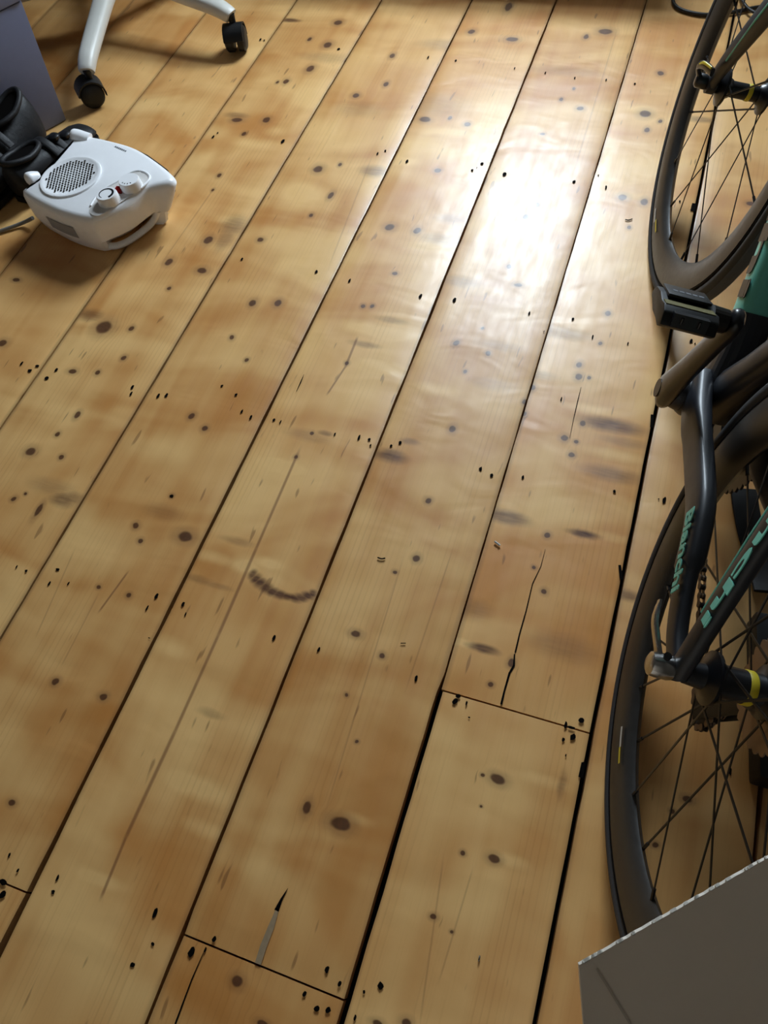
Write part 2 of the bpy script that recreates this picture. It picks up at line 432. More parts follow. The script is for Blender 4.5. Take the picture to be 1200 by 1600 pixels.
# nail holes: pixel x, y, half size across, half size along
NAILS = ('333,214,2,3;340,208,1.5,2;330,3,2,2;407,62,2,2;413,63,1.5,1.5;442,221,3,4;529,77,3,2;590,240,2,3;602,236,2,2;636,252,2.5,4;669,90,1.5,3;712,95,2,2;804,107,1.5,3;852,114,1.5,2.5;947,125,1.5,2.5;898,122,1.5,2.5;'
 '992,131,2,2;753,256,3,2.5;738,266,2.5,2.5;788,272,4,4;897,284,3,3;935,274,1.5,1.5;947,293,2,4;47,579,4,3;58,572,4,2.5;34,568,2,4;88,578,3,4;73,591,4,3.5;207,605,2.5,4;205,615,2,4;247,619,3,4.5;260,618,3,4;378,643,2,4;392,652,2.5,5;369,617,2.5,3;347,603,2.5,2.5;'
 '268,775,4,2.5;378,405,2,3;494,425,3,4;546,439,2.5,4.5;657,463,3,5;710,469,3,5;428,656,3,3;438,660,1.5,4;561,684,2.5,5;577,687,3.5,3;579,696,2,3;523,679,1.5,4;625,692,3,3.5;611,697,2.5,3;827,490,2,4;895,499,2.5,3.5;926,527,1.5,5;981,537,1.5,3.5;877,624,1.5,5;'
 '751,733,3,4.5;768,743,3,4.5;817,746,2.5,4;960,768,3.5,3.5;1038,782,3.5,7;1029,780,1.5,1.5;41,892,3,2.5;26,886,1.5,3;90,890,4,3;77,912,2,5;107,912,1.5,4;245,931,3.5,6;230,950,2,6;286,944,3,5;290,960,1.5,5;233,997,2.5,1;428,997,3,6;498,1015,2.5,6;650,1060,3,7;'
 '711,1096,5,7;716,1088,5,5;729,1099,2,5;884,1133,3,8;895,1152,6,7;909,1126,6,5;880,1156,3,5;733,1121,2.5,1.5;15,1336,2.5,5;28,1360,2.5,4;90,1372,2.5,7;83,1394,4,4;5,1378,8,6;4,1398,6,9;243,1425,4,11;239,1475,4,4;299,1488,6,11;335,1467,4,7;321,1484,2,6;207,1507,5,5;511,1515,4,8;531,1537,4,7;'
 '476,1553,4,7;495,1576,6,7;513,1578,5,7;595,1540,6,8;569,1550,3,4;555,1590,3,6;1141,1206,2.5,7;1129,1204,2,3;1080,533,3,5;1086,537,1.5,2;1062,315,2,2.5;1122,323,3,4;850,518,1,2;745,262,1,1;910,1202,4,14;957,838,1.5,3;884,1180,1.5,3;893,1137,8,3')
for s in NAILS.split(';'):
    px, py, a, b_ = [float(t) for t in s.split(',')]
    c = fl(px, py); rx = (fl(px + a, py) - c).length * .78; ry = (fl(px, py + b_) - c).length * .78
    pb = board_at(c)
    if pb is floor: continue
    obj('nail_hole', disc_poly(c, rx, ry, .00055, 9, .22), M_hole, pb)
for px, py in ((712, 1069), (878, 498), (979, 775), (1011, 774)):
    c = fl(px, py); obj('nail_head', lathe([(.0035, -.001), (.0035, .0004), (.0022, .0009)], 12), M_steel, board_at(c))
    o = board_at(c).children[-1]; o.data.transform(Matrix.Translation((c.x, c.y, 0)) @ Matrix.Rotation(-PI / 2, 4, 'Y'))
def ribbon(name, pts, wd, m):
    P = [fl(*p) for p in pts]; V, F = [], []
    for i, p in enumerate(P):
        t = (P[min(i + 1, len(P) - 1)] - P[max(i - 1, 0)]).normalized(); s = Vector((t.y, -t.x, 0))
        h = wd[i] / 2
        V += [p + s * h + Vector((0, 0, .0006)), p - s * h + Vector((0, 0, .0006))]
    F = [(2 * i, 2 * i + 1, 2 * i + 3, 2 * i + 2) for i in range(len(P) - 1)]
    c = P[len(P) // 2]
    return obj(name, (V, F), m, board_at(c))
ribbon('crack', [(783, 1101), (788, 1080), (796, 1052), (803, 1040), (804, 1022)], [.003, .0025, .003, .003, .002], M_hole)
ribbon('crack', [(805, 1020), (812, 990), (822, 955), (832, 912), (845, 885), (852, 858)], [.0022, .002, .0018, .0013, .0009, .0004], M_hole)
ribbon('crack', [(908, 605), (903, 625), (896, 655), (890, 685)], [.0006, .0014, .001, .0005], M_hole)
ribbon('crack', [(475, 585), (470, 597), (463, 612)], [.0005, .002, .0005], M_hole)
ribbon('crack', [(274, 1600), (300, 1530), (321, 1482)], [.0022, .0016, .0008], M_hole)
ribbon('splintered_strip', [(403, 1506), (412, 1478), (424, 1448), (434, 1420)], [.008, .0085, .008, .004], M_silverfill)
ribbon('crack', [(432, 1423), (440, 1405), (450, 1388)], [.006, .003, .0005], M_hole)
for pts, wd in ((((968, 883), (971, 905)), (.004, .005)), (((1019, 648), (1018, 668)), (.005, .005)), (((912, 1192), (907, 1215)), (.006, .006)), (((1085, 318), (1082, 330)), (.009, .009))):
    ribbon('chipped_edge', pts, wd, M_hole)

wl = struct('wall_left', box(RX0 - .1, RX0, RY0, RY1, 0, RZ), M_wall)
wr = struct('wall_right', box(RX1, RX1 + .1, RY0, RY1, 0, RZ), M_wall)
wb = struct('wall_back', box(RX0 - .1, RX1 + .1, RY0 - .1, RY0, 0, RZ), mat('pale_wall_paint', lin(222, 212, 196), 0.9, var=0.03, scale=8))
wf = struct('wall_front', join(box(RX0 - .1, WX0, RY1, RY1 + .18, 0, RZ), box(WX1, RX1 + .1, RY1, RY1 + .18, 0, RZ),
            box(WX0, WX1, RY1, RY1 + .18, 0, WZ0), box(WX0, WX1, RY1, RY1 + .18, WZ1, RZ)), M_wall)
ce = struct('ceiling', box(RX0 - .1, RX1 + .1, RY0 - .1, RY1 + .18, RZ, RZ + .1), M_wall)
win = bpy.data.objects.new('window_1', None); link(win); win['kind'] = 'structure'
st_ = struct('unseen_bench', box(-1.02, -.13, 2.26, RY1 - .02, .001, .29), M_frost)  # unseen low bench, added to shade the far end of the floor
f_ = .045
obj('window_frame', join(box(WX0, WX0 + f_, RY1 + .06, RY1 + .11, WZ0, WZ1), box(WX1 - f_, WX1, RY1 + .06, RY1 + .11, WZ0, WZ1),
    box(WX0 + f_, WX1 - f_, RY1 + .06, RY1 + .11, WZ0, WZ0 + f_), box(WX0 + f_, WX1 - f_, RY1 + .06, RY1 + .11, WZ1 - f_, WZ1)), M_frost, win)
obj('meeting_rail', box(WX0 + f_, WX1 - f_, RY1 + .065, RY1 + .105, (WZ0 + WZ1) / 2 - .02, (WZ0 + WZ1) / 2 + .02), M_frost, win)
obj('window_sill', box(WX0 - .05, WX1 + .05, RY1 - .04, RY1 + .06, WZ0 - .03, WZ0 - .001), M_frost, win)
for nme, o in (('white skirting board along the right wall', obj('baseboard_right', box(RX1 - .018, RX1, RY0, RY1, 0.001, .13), M_frost)),
               ('white skirting board below the window', obj('baseboard_front', box(RX0, RX1 - .02, RY1 - .018, RY1, 0.001, .13), M_frost))):
    o['kind'] = 'structure'

# ------------------------------------------------------------------ bicycle (local axes: x right, y forward, z up; leaning to its right)
AZ, LEAN = -0.0975, 0.228
fw = Vector((math.sin(AZ), math.cos(AZ), 0)); rt = Vector((math.cos(AZ), -math.sin(AZ), 0))
up = Vector((0, 0, 1)) * math.cos(LEAN) + rt * math.sin(LEAN); axx = fw.cross(up)
RW = 0.336
O = Vector((.1844, .2979, RW * math.cos(LEAN))) - up * RW
bike = empty('bicycle', (0, 0, 0), 'black road bicycle with celeste lettering leaning on its side of the room at right', 'bicycle')
bike['label'] = 'black road bicycle with celeste green lettering and deep rims at the right edge'
bike.matrix_world = Matrix(((axx.x, fw.x, up.x, O.x), (axx.y, fw.y, up.y, O.y), (axx.z, fw.z, up.z, O.z + .0), (0, 0, 0, 1)))
WB = 0.9715

def ring_profile(pts, n=96): return lathe(pts, n, closed=True)
rim_prof = [(.313, -.0125), (.306, -.0128), (.292, -.0135), (.276, -.011), (.264, -.006), (.2597, 0), (.264, .006), (.276, .011), (.292, .0135), (.306, .0128), (.313, .0125)]
ty_prof = [(.3235 + .0125 * math.cos(2 * PI * k / 14), .0135 * math.sin(2 * PI * k / 14)) for k in range(14)]
rim_me = obj('rim_tmp', ring_profile(rim_prof), M_carbon).data
bpy.data.objects.remove(bpy.data.objects['rim_tmp'])
def wheel(name, y, nsp, cross, flL, flR, rot=0.0, hub_r=.012):
    rim = obj(name, rim_me, None, bike); smooth(rim, 60); rim.location = (0, y, RW); rim.rotation_euler = (0, 0, rot)
    ty = smooth(obj('tyre', ring_profile(ty_prof), M_tyre, rim), 80)
    bnd = [(.3365, -.006), (.3368, 0), (.3365, .006), (.3345, .0085), (.3340, 0), (.3345, -.0085)]
    smooth(obj('tread', ring_profile(bnd), M_tread, ty), 80)
    for s in (-1, 1):
        obj('bead_line', lathe([(.3105, s * .0131), (.3122, s * .0133), (.3122, s * .0128), (.3105, s * .0126)], 96, closed=True), M_hole, ty)
    rf = .024
    for q in range(nsp):
        s = -1 if q % 2 else 1
        th = 2 * PI * q / nsp
        lean_ = (cross if (q // 2) % 2 else -cross)
        a = Vector((flR if s > 0 else flL, rf * math.cos(th + lean_), rf * math.sin(th + lean_)))
        b = Vector((s * .002, .262 * math.cos(th), .262 * math.sin(th)))
        smooth(obj('spoke', tube([a, b], (.0010, .0016), 6), M_spoke, rim))
        nb = b + (a - b).normalized() * .014
        if q % 2 == 0 or True: obj('nipple', tube([b, nb], .0022, 6), M_black, rim)
    obj('valve', tube([(0, .262 * math.cos(1.1), .262 * math.sin(1.1)), (0, .215 * math.cos(1.1), .215 * math.sin(1.1))], [.003, .0022], 8), M_dark, rim)
    return rim
fwheel = wheel('front_wheel', WB, 18, 0.75, -.034, .034, rot=.069)
rwheel = wheel('rear_wheel', 0, 24, 1.35, -.036, .018)
def flange(x, s): return lathe([(.010, x - s * .010), (.020, x - s * .004), (.027, x - s * .002), (.027, x + s * .002), (.016, x + s * .006), (.013, x + s * .012)], 28)
hf = smooth(obj('hub', join(lathe([(.009, -.046), (.010, -.040), (.0115, -.036), (.0115, .036), (.010, .040), (.009, .046)], 28), flange(-.034, 1), flange(.034, -1)), M_black, fwheel), 50)
smooth(obj('hub_band', lathe([(.0119, .004), (.0124, .005), (.0124, .010), (.0119, .011)], 28), M_yellow, hf))
hr = smooth(obj('hub', join(lathe([(.011, -.062), (.012, -.052), (.013, -.044), (.015, -.036), (.0165, -.026), (.0165, .012), (.022, .02), (.022, .052), (.010, .062)], 28), flange(-.036, 1), flange(.018, -1)), M_black, rwheel), 50)
smooth(obj('hub_band', lathe([(.0168, -.004), (.0174, -.003), (.0174, .003), (.0168, .004)], 28), M_yellow, hr))
# rim prints
def rim_print(whl, a0, a1, m, r=.287, h=.0035):
    V, F = [], []; n = 6
    for k in range(n + 1):
        a = a0 + (a1 - a0) * k / n
        for rr in (r - h, r + h): V.append((-.0143, rr * math.cos(a), rr * math.sin(a)))
    F = [(2 * k, 2 * k + 1, 2 * k + 3, 2 * k + 2) for k in range(n)]
    obj('rim_print', (V, F), m, whl)

def sprocket(r, x, teeth, th, hole, m, parent, name='sprocket', tooth=.0035):
    poly, n = [], teeth * 4
    for k in range(n):
        a = 2 * PI * k / n; rr = r + (tooth if k % 4 in (1,) else (tooth * .55 if k % 4 in (0, 2) else -tooth * .4))
        poly.append((rr * math.cos(a), rr * math.sin(a)))
    V = []; F = []
    for xx in (x - th / 2, x + th / 2):
        V += [(xx, y, z) for y, z in poly]; V += [(xx, hole * math.cos(2 * PI * k / n), hole * math.sin(2 * PI * k / n)) for k in range(n)]
    for k in range(n):
        j = (k + 1) % n
        F += [(k, j, n + j, n + k), (2 * n + k, 3 * n + k, 3 * n + j, 2 * n + j), (k, 2 * n + k, 2 * n + j, j), (n + k, n + j, 3 * n + j, 3 * n + k)]
    return obj(name, (V, F), m, parent)
for k, t in enumerate((28, 25, 23, 21, 19, 17, 15, 13, 12, 11)):
    sprocket(t * .00202, .0235 + k * .0033, t, .0018, .02 if t > 13 else .016, M_brass, rwheel)

# frame
def part(name, d, m, parent=bike, ang=50): return smooth(obj(name, d, m, parent), ang)
BB = (0.402, 0.266)
HT0, HT1 = (0.808, 0.690), (0.770, 0.815)          # head tube bottom and top
SC = (0.262, 0.745)                                 # seat cluster
fork = part('fork', join(
    *[tube(spline([(s * .052, 0, -.004), (s * .052, -.012, .04), (s * .050, -.055, .13), (s * .044, -.115, .26), (s * .030, -.149, .335), (0, -.160, .362)], 5),
           [(.008 + .004 * t / 25, .010 + .014 * min(1, t / 12)) for t in range(26)], 14, ex=2.3) for s in (-1, 1)],
    *[lathe([(.013, s * .046), (.013, s * .059)], 20) for s in (-1, 1)]), M_frame)
fork.location = (0, WB, RW); fork.rotation_euler = (0, 0, .069)
for s in (-1, 1):
    obj('fork_stripe', tube([(s * .0588, -.030, .055), (s * .0592, -.062, .13), (s * .0555, -.118, .255)], (.0015, .0022), 6), M_celeste, fork)
part('head_tube', tube([(0, HT0[0], HT0[1]), (0, HT1[0], HT1[1])], .026, 20), M_frame)
dt = part('down_tube', tube(spline([(0, BB[0] + .01, BB[1] + .012), (0, .50, .384), (0, .62, .512), (0, HT0[0] - .012, HT0[1] + .02)], 5), [(.022, .024)] * 16, 24, ex=3.0), M_celeste)
obj('lower_sleeve', tube([(0, BB[0] + .005, BB[1] + .012), (0, .44, .318), (0, .474, .356)], [(.030, .030), (.025, .027), (.0226, .0246)], 24, ex=2.8), M_frame, dt)
dtd = (Vector((0, HT0[0] - .012, HT0[1] + .02)) - Vector((0, BB[0], BB[1]))).normalized()
part('seat_tube', tube([(0, BB[0], BB[1]), (0, .377, .36), (0, SC[0], SC[1])], [(.026, .030), (.018, .024), (.017, .020)], 18, ex=2.4), M_frame)
part('top_tube', tube([(0, SC[0] + .01, SC[1] - .02), (0, HT1[0] - .01, HT1[1] - .02)], (.018, .02), 18), M_frame)
part('bottom_bracket', join(lathe([(.024, -.046), (.027, -.04), (.027, .04), (.024, .046)], 28), lathe([(.020, -.058), (.022, -.05), (.022, .05), (.020, .058)], 28)), M_frame).location = (0, BB[0], BB[1])
ds = {}
for s in (-1, 1):
    cs = part('chain_stay', tube(spline([(s * .030, BB[0] + .012, BB[1] + .012), (s * .037, .345, .291), (s * .045, .250, .320), (s * .052, .185, .340), (s * .058, .138, .341), (s * .064, .09, .334), (s * .067, .040, .329), (s * .067, -.006, .335)], 6),
             [(.013, .027 - .0003 * t) if t < 8 else (.0115, .0245 - .00022 * (t - 8)) if t < 28 else (.008, .0185 - .0006 * (t - 28)) for t in range(43)], 18, ex=3.0), M_frame)
    ss = part('seat_stay', tube(spline([(s * .067, -.002, .335), (s * .066, .020, .375), (s * .060, .07, .455), (s * .045, .15, .575), (s * .020, SC[0] - .02, SC[1] - .012)], 6), [(.0085, .0125)] * 25, 16, ex=2.8), M_frame)
    ds[s] = (cs, ss)
    if s < 0:
        obj('stay_stripe', tube([(s * .0715, .040, .388), (s * .0655, .086, .458), (s * .052, .162, .574)], (.0010, .0016), 6), M_celeste, ss)
# lettering on the left-hand stays and the down tube (text runs front to rear, letter tops upward)
def side_text(parent, p0, p1, size, m, bold=.0):
    a, b_ = Vector(p0), Vector(p1); d = b_ - a; ln = d.length; d.normalize()
    zz = Vector((-1, 0, 0)); zz = (zz - d * zz.dot(d)).normalized(); yy = zz.cross(d); a = a - yy * size * .34
    Mx = Matrix(((d.x, yy.x, zz.x, a.x), (d.y, yy.y, zz.y, a.y), (d.z, yy.z, zz.z, a.z), (0, 0, 0, 1)))
    return lettering('lettering', 'Bianchi', size, m, parent, Mx, bold, .0005, ln)
side_text(ds[-1][0], (-.0668, .176, .349), (-.0774, .080, .343), .024, M_celeste, .0007)
side_text(ds[-1][1], (-.0555, .142, .577), (-.0742, .025, .400), .018, M_celeste, .0006)
q0 = Vector((-.0348, .62, .50)) + Vector((0, 0, .0)); 
side_text(dt, (-.0226, .74, .640), (-.0226, .485, .372), .034, M_black, .0012)
# cranks, chainring, pedals
def crank(x0, x1, eye, name='crank_arm'):
    a = Vector((x0, BB[0], BB[1])); b_ = Vector((x1, eye[0], eye[1]))
    d = (b_ - a).normalized()
    P = [a - d * .020, a - d * .012, a, a + d * .03, a + d * .09, b_ - d * .03, b_, b_ + d * .012, b_ + d * .016]
    Rr = [(.006, .012), (.010, .021), (.012, .023), (.011, .020), (.0095, .0165), (.0085, .0145), (.0085, .016), (.0070, .012), (.004, .006)]
    o = part(name, tube(P, Rr, 16, ex=2.7), M_black)
    return o
EYE = (.343, .452)
cl = crank(-.066, -.076, EYE)
obj('axle_bolt', lathe([(.012, -.0785), (.012, -.0765), (.0075, -.0765), (.0075, -.072)], 20), M_dark, cl).location = (0, BB[0], BB[1])
obj('axle_socket', lathe([(.0078, -.0770), (.0078, -.0768)], 20), M_hole, cl).location = (0, BB[0], BB[1])
EYR = (2 * BB[0] - EYE[0] - .005, 2 * BB[1] - EYE[1])
EYR = (BB[0] + (BB[0] - EYE[0]) * .88, BB[1] + (BB[1] - EYE[1]) * .88)
crank(.064, .074, EYR)
cr = sprocket(.1065, .045, 53, .003, .072, M_dark, bike, 'chainring', .004); cr.location = (0, BB[0], BB[1])
cr2 = sprocket(.0785, .038, 39, .003, .058, M_dark, bike, 'chainring', .004); cr2.location = (0, BB[0], BB[1])
for k in range(5):
    a = 2 * PI * k / 5 + .4
    obj('spider_arm', tube([(.052, .012 * math.cos(a), .012 * math.sin(a)), (.048, .075 * math.cos(a), .075 * math.sin(a))], [(.005, .012), (.003, .007)], 10), M_black, cr)
def pedal(s, eye, tilt):
    prof = [(.040, .004), (.032, .011), (.010, .012), (-.008, .008), (-.022, .009), (-.032, .004), (-.037, -.009), (-.026, -.014), (-.010, -.011), (.012, -.010), (.030, -.004), (.040, -.001)]
    pr = [(y * math.cos(tilt) - z * math.sin(tilt), y * math.sin(tilt) + z * math.cos(tilt)) for y, z in prof]
    body = obj('pedal', prism(pr, s * .022, s * .080) if s > 0 else prism(pr, -.080, -.022), M_plastic, bike)
    bevel(body, .0025, 2)
    body.location = (s * .078, eye[0], eye[1])
    T = Matrix.Rotation(tilt, 4, 'X')
    obj('pedal_axle', lathe([(.0085, s * -.002), (.0085, s * .006), (.0125, s * .007), (.0135, s * .024)], 20), M_dark, body)
    pl = obj('cleat_plate', xf(box(min(s * .028, s * .074), max(s * .028, s * .074), -.004, .034, .0115, .0150), T), M_plastic, body); bevel(pl, .0015)
    obj('spring_cover', xf(box(min(s * .034, s * .070), max(s * .034, s * .070), -.039, -.029, -.008, .006), T), M_black, body)
    for k in (-1, 1):
        obj('spring_screw', xf(tube([(s * .052 + k * .009, -.0395, -.003), (s * .052 + k * .009, -.0395, .003)], .0016, 8), T), M_dark, body)
    o = obj('accent_band', xf(box(min(s * .026, s * .078), max(s * .026, s * .078), -.022, -.008, .0086, .0094), T), M_yellow, body)
    o.data.materials.clear(); o.data.materials.append(mat('dull_yellow_print', lin(96, 88, 40), .5))
    for k in range(5):
        obj('plate_print', xf(box(min(s * (.034 + .007 * k), s * (.039 + .007 * k)), max(s * (.034 + .007 * k), s * (.039 + .007 * k)), .010, .015, .0150, .0153), T), M_greyp, body)
    return body
pedal(-1, EYE, math.radians(-28))
pedal(1, EYR, math.radians(-20))
# chain: closed loop of links around chainring, derailleur pulleys and sprocket
XC = .0445
def arc(c, r, a0, a1, n): return [(c[0] + r * math.cos(a0 + (a1 - a0) * k / n), c[1] + r * math.sin(a0 + (a1 - a0) * k / n)) for k in range(n + 1)]
PU, PL = (.012, .266), (.030, .160)               # jockey wheels
path = arc(BB, .107, math.radians(100), math.radians(-95), 24) + arc(PL, .021, math.radians(-80), math.radians(-190), 6) + arc(PU, .019, math.radians(-50), math.radians(60), 5) + arc((0, RW), .040, math.radians(-60), math.radians(-255), 10)
path.append(path[0])
def resample(pts, step):
    out = [Vector(pts[0])]; acc = 0
    for a, b_ in zip(pts, pts[1:]):
        a, b_ = Vector(a), Vector(b_); ln = (b_ - a).length; t = step - acc
        while t <= ln:
            out.append(a + (b_ - a) * (t / ln)); t += step
        acc = (acc + ln) % step if ln + acc >= step else acc + ln
    return out
pitch = .0127
cp = resample(path, pitch)
def link_mesh(half):
    P = [(y, z) for y, z in arc((0, 0), .0042, math.radians(60), math.radians(300), 6)] + [(.00635, -.0026)] + [(.0127 + y, z) for y, z in arc((0, 0), .0042, math.radians(-120), math.radians(120), 6)] + [(.00635, .0026)]
    return join(prism(P, -half - .001, -half), prism(P, half, half + .001), lathe([(.0036, -half - .0012), (.0036, half + .0012)], 8))
li = obj('tmp_a', link_mesh(.0016), M_dark).data; lo_ = obj('tmp_b', link_mesh(.0030), M_brass).data
for n_ in ('tmp_a', 'tmp_b'): bpy.data.objects.remove(bpy.data.objects[n_])
chain = empty('chain'); chain.parent = bike; chain.location = (0, 0, 0)
for k in range(len(cp) - 1):
    a, b_ = cp[k], cp[k + 1]; d = b_ - a
    o = link(bpy.data.objects.new('link', lo_ if k % 2 else li), chain)
    o.location = (XC, a.x, a.y); o.rotation_euler = (math.atan2(d.y, d.x), 0, 0)
# rear derailleur
rd = part('rear_derailleur', join(tube(spline([(.074, -.004, .318), (.078, -.016, .290), (.070, .004, .268), (.058, .014, .262)], 4), [(.008, .011)] * 13, 12),
      tube([(.056, PU[0], PU[1]), (.056, PL[0], PL[1])], [(.0025, .012), (.0025, .011)], 14, ex=3),
      tube([(.034, PU[0], PU[1]), (.034, PL[0], PL[1])], [(.002, .013), (.002, .013)], 14, ex=3)), M_plastic)
for c in (PU, PL):
    o = sprocket(.019, XC, 11, .004, .006, M_black, rd, 'jockey_wheel', .003); o.location = (0, c[0], c[1])
obj('shift_cable', tube(spline([(.078, -.02, .300), (.085, -.055, .330), (.075, -.02, .375), (.070, .02, .350)], 5), .0022, 8), M_cable, rd)
# quick releases
qr = part('quick_release', lathe([(.0075, -.098), (.0115, -.0955), (.0125, -.088), (.0125, -.078), (.0115, -.074)], 24), M_steel)
qr.location = (0, 0, RW)
smooth(obj('cam_bolt', lathe([(.004, 0), (.004, .002)], 12), M_dark, qr)).matrix_local = Matrix.Translation((-.084, .006, .0115)) @ Matrix.Rotation(-PI / 2, 4, 'Y')
smooth(obj('lever', tube(spline([(-.089, .008, .004), (-.094, .024, .008), (-.097, .042, .010), (-.094, .062, .012)], 5), [(.003, .0055)] * 12 + [(.0026, .0050)] * 2 + [(.002, .0040)] * 2, 10, ex=2.6), M_steel, qr))
qf = part('quick_release', lathe([(.0075, -.078), (.0105, -.075), (.0110, -.062), (.009, -.056)], 24), M_black)
qf.location = (0, WB, RW)
smooth(obj('lever', tube(spline([(-.074, -.004, .006), (-.080, .010, .014), (-.078, -.012, .030), (-.070, -.045, .040)], 5), [(.003, .006)] * 16, 10, ex=2.6), M_black, qf))
smooth(obj('lever_print', tube(spline([(-.0815, .004, .021), (-.0805, -.014, .034), (-.0735, -.042, .044)], 5), (.0015, .0022), 8), M_yellow, qf))
obj('skewer_nut', lathe([(.010, .058), (.010, .068), (.006, .072)], 20), M_black, qf)
# rest of the bicycle beyond the frame edge
part('seat_post', tube([(0, SC[0], SC[1] - .02), (0, SC[0] - .045, SC[1] + .15)], .0135, 16), M_black)
part('saddle', tube(spline([(0, SC[0] - .20, SC[1] + .185), (0, SC[0] - .12, SC[1] + .178), (0, SC[0], SC[1] + .17), (0, SC[0] + .075, SC[1] + .165)], 4),
     [(.055 + .012 * min(1, t / 2), .020) if t < 4 else (.067 - .045 * (t - 4) / 8, .018) for t in range(13)], 16, ex=2.4), M_leather)
part('stem', tube([(0, HT1[0] - .008, HT1[1] + .03), (0, HT1[0] + .085, HT1[1] + .045)], [.02, .018], 16), M_black)
part('handlebar', tube(spline([(s_x, y, z) for s_x, y, z in [(-.20, .80, .725), (-.205, .90, .735), (-.205, .935, .79), (-.205, .90, .85), (-.19, .86, .862), (-.1, .856, .862), (0, .856, .862), (.1, .856, .862), (.19, .86, .862), (.205, .90, .85), (.205, .935, .79), (.205, .90, .735), (.20, .80, .725)]], 5), .0155, 12), M_black)

# rim prints: angle from the photo
def wheel_angle(px, py, hy):
    cam_l = bike.matrix_world.inverted() @ Vector((0, 0, HCAM)); p = fl(px, py); q = bike.matrix_world.inverted() @ p
    d = q - cam_l; t = (-.014 - cam_l.x) / d.x; h = cam_l + d * t
    return math.atan2(h.z - RW, h.y - hy), math.hypot(h.z - RW, h.y - hy)
bpy.context.view_layer.update()
for whl, hy, a, b_, m in ((rwheel, 0, (972, 1135), (969, 1167), M_whitep), (rwheel, 0, (969, 1167), (967, 1193), M_yellow), (fwheel, WB, (1027, 328), (1026, 345), M_whitep), (fwheel, WB, (1026, 345), (1026, 360), M_yellow)):
    A, r1 = wheel_angle(*a, hy); B, r2 = wheel_angle(*b_, hy); rim_print(whl, A, B, m, max(.275, min(.3, (r1 + r2) / 2)), .0025)

# ------------------------------------------------------------------ fan heater lying on its back
HB = empty('fan_heater', fl(160, 340), 'white plastic fan heater with round grille and two knobs lying on the boards', 'heater')
hl = HB.location.copy()
def loc(px, py, z): p = fl(px, py, z) - hl; p.z = z; return p
ZF = .098
face = [(37, 300), (85, 326), (133, 339), (153, 336), (190, 319), (226, 293), (262, 285), (269, 274), (250, 256), (212, 231), (175, 219), (135, 211), (112, 215), (106, 224), (83, 249), (60, 277), (42, 290)]
def loop(pts, n=72):
    P = [Vector(p) for p in pts]; m = len(P); out = []
    for i in range(m):
        a, b_, c, d = P[i - 1], P[i], P[(i + 1) % m], P[(i + 2) % m]
        for j in range(5):
            t = j / 5
            out.append(0.5 * ((2 * b_) + (c - a) * t + (2 * a - 5 * b_ + 4 * c - d) * t * t + (3 * b_ - a - 3 * c + d) * t ** 3))
    return out
F0 = loop([loc(x, y, ZF) for x, y in face])
cen = sum(F0, Vector()) / len(F0)
def inset(L_, d, z, side=0.0):
    out = []; n = len(L_)
    for k in range(n):
        t = L_[(k + 1) % n] - L_[k - 1]; t.z = 0; t.normalize(); nrm = Vector((t.y, -t.x, 0))
        if nrm.dot(L_[k] - cen) < 0: nrm = -nrm
        p = L_[k] - nrm * d
        q = nrm.dot(Vector((.72, -.69, 0)))                       # the side that carries the handle slot
        al = (L_[k] - cen).dot(Vector((.69, .72, 0)))
        if side and q > .2: p = p - nrm * side * min(1, (q - .2) / .4) * max(0, min(1, (al + .055) / .02))
        if side and al > .07: p = p - Vector((.69, .72, 0)) * (al - .07) * (.55 if z < .03 else .42 if z < .05 else .22)
        p.z = z; out.append(p)
    return out
rings_ = [inset(F0, .012, .0, .035), inset(F0, .004, .006, .035), inset(F0, -.002, .028, .035), inset(F0, -.004, .036, .004), inset(F0, -.005, .06, .0005), inset(F0, -.004, .084), inset(F0, .000, .093), inset(F0, .005, ZF - .0015), inset(F0, .011, ZF)]
V, F = [], []
for r in rings_: V += r
n = len(F0)
for i in range(len(rings_) - 1):
    for k in range(n): F.append((i * n + k, i * n + (k + 1) % n, (i + 1) * n + (k + 1) % n, (i + 1) * n + k))
F.append(tuple(range(n))); F.append(tuple((len(rings_) - 1) * n + k for k in range(n)))
smooth(obj('body', (V, F), M_white, HB), 45)
# feet, handle loop, grille, knob well, knobs
for pts in ([(60, 279), (50, 279), (42, 282)], [(140, 218), (122, 212), (110, 210)]):
    P = [loc(*pts[0], ZF - .006), loc(*pts[1], ZF + .002), loc(*pts[2], ZF + .006)]
    P[1] += Vector((0, 0, 0)); smooth(obj('foot', tube(spline(P, 5), [(.015, .012)] * 8 + [(.014, .011), (.011, .009), (.006, .005)], 16, side=(0, 1, 0)), M_white, HB), 70)
hp = [loc(168, 384, .010), loc(182, 384, .008), loc(200, 377, .008), loc(222, 362, .008), loc(238, 347, .012), loc(246, 330, .030)]
smooth(obj('carry_handle', tube(spline(hp, 6), [(.007, .008)] * 31, 14, side=(0, 0, 1)), M_white, HB), 70)
gc = loc(111, 277, ZF); GR = .060
gro = smooth(obj('grille', mv(xf(lathe([(GR + .010, -.004), (GR + .008, .0035), (GR + .003, .0045), (GR, .0025), (GR * .5, .0032), (.004, .0035)], 48), Matrix.Rotation(-PI / 2, 4, 'Y')), gc), M_white, HB), 60)
hv = []
ang = math.radians(52)
for i in range(-9, 10):
    for j in range(-9, 10):
        x = (i + .5 * (j % 2)) * .0077; y = j * .0068
        if x * x + y * y > (GR - .006) ** 2: continue
        X, Y = x * math.cos(ang) - y * math.sin(ang), x * math.sin(ang) + y * math.cos(ang)
        hv.append(disc_poly((gc.x + X, gc.y + Y),   .0025, .0025, ZF + .0040, 8, 0))
o = obj('grille_holes', join(*hv), M_hole, gro); o['kind'] = 'stuff'
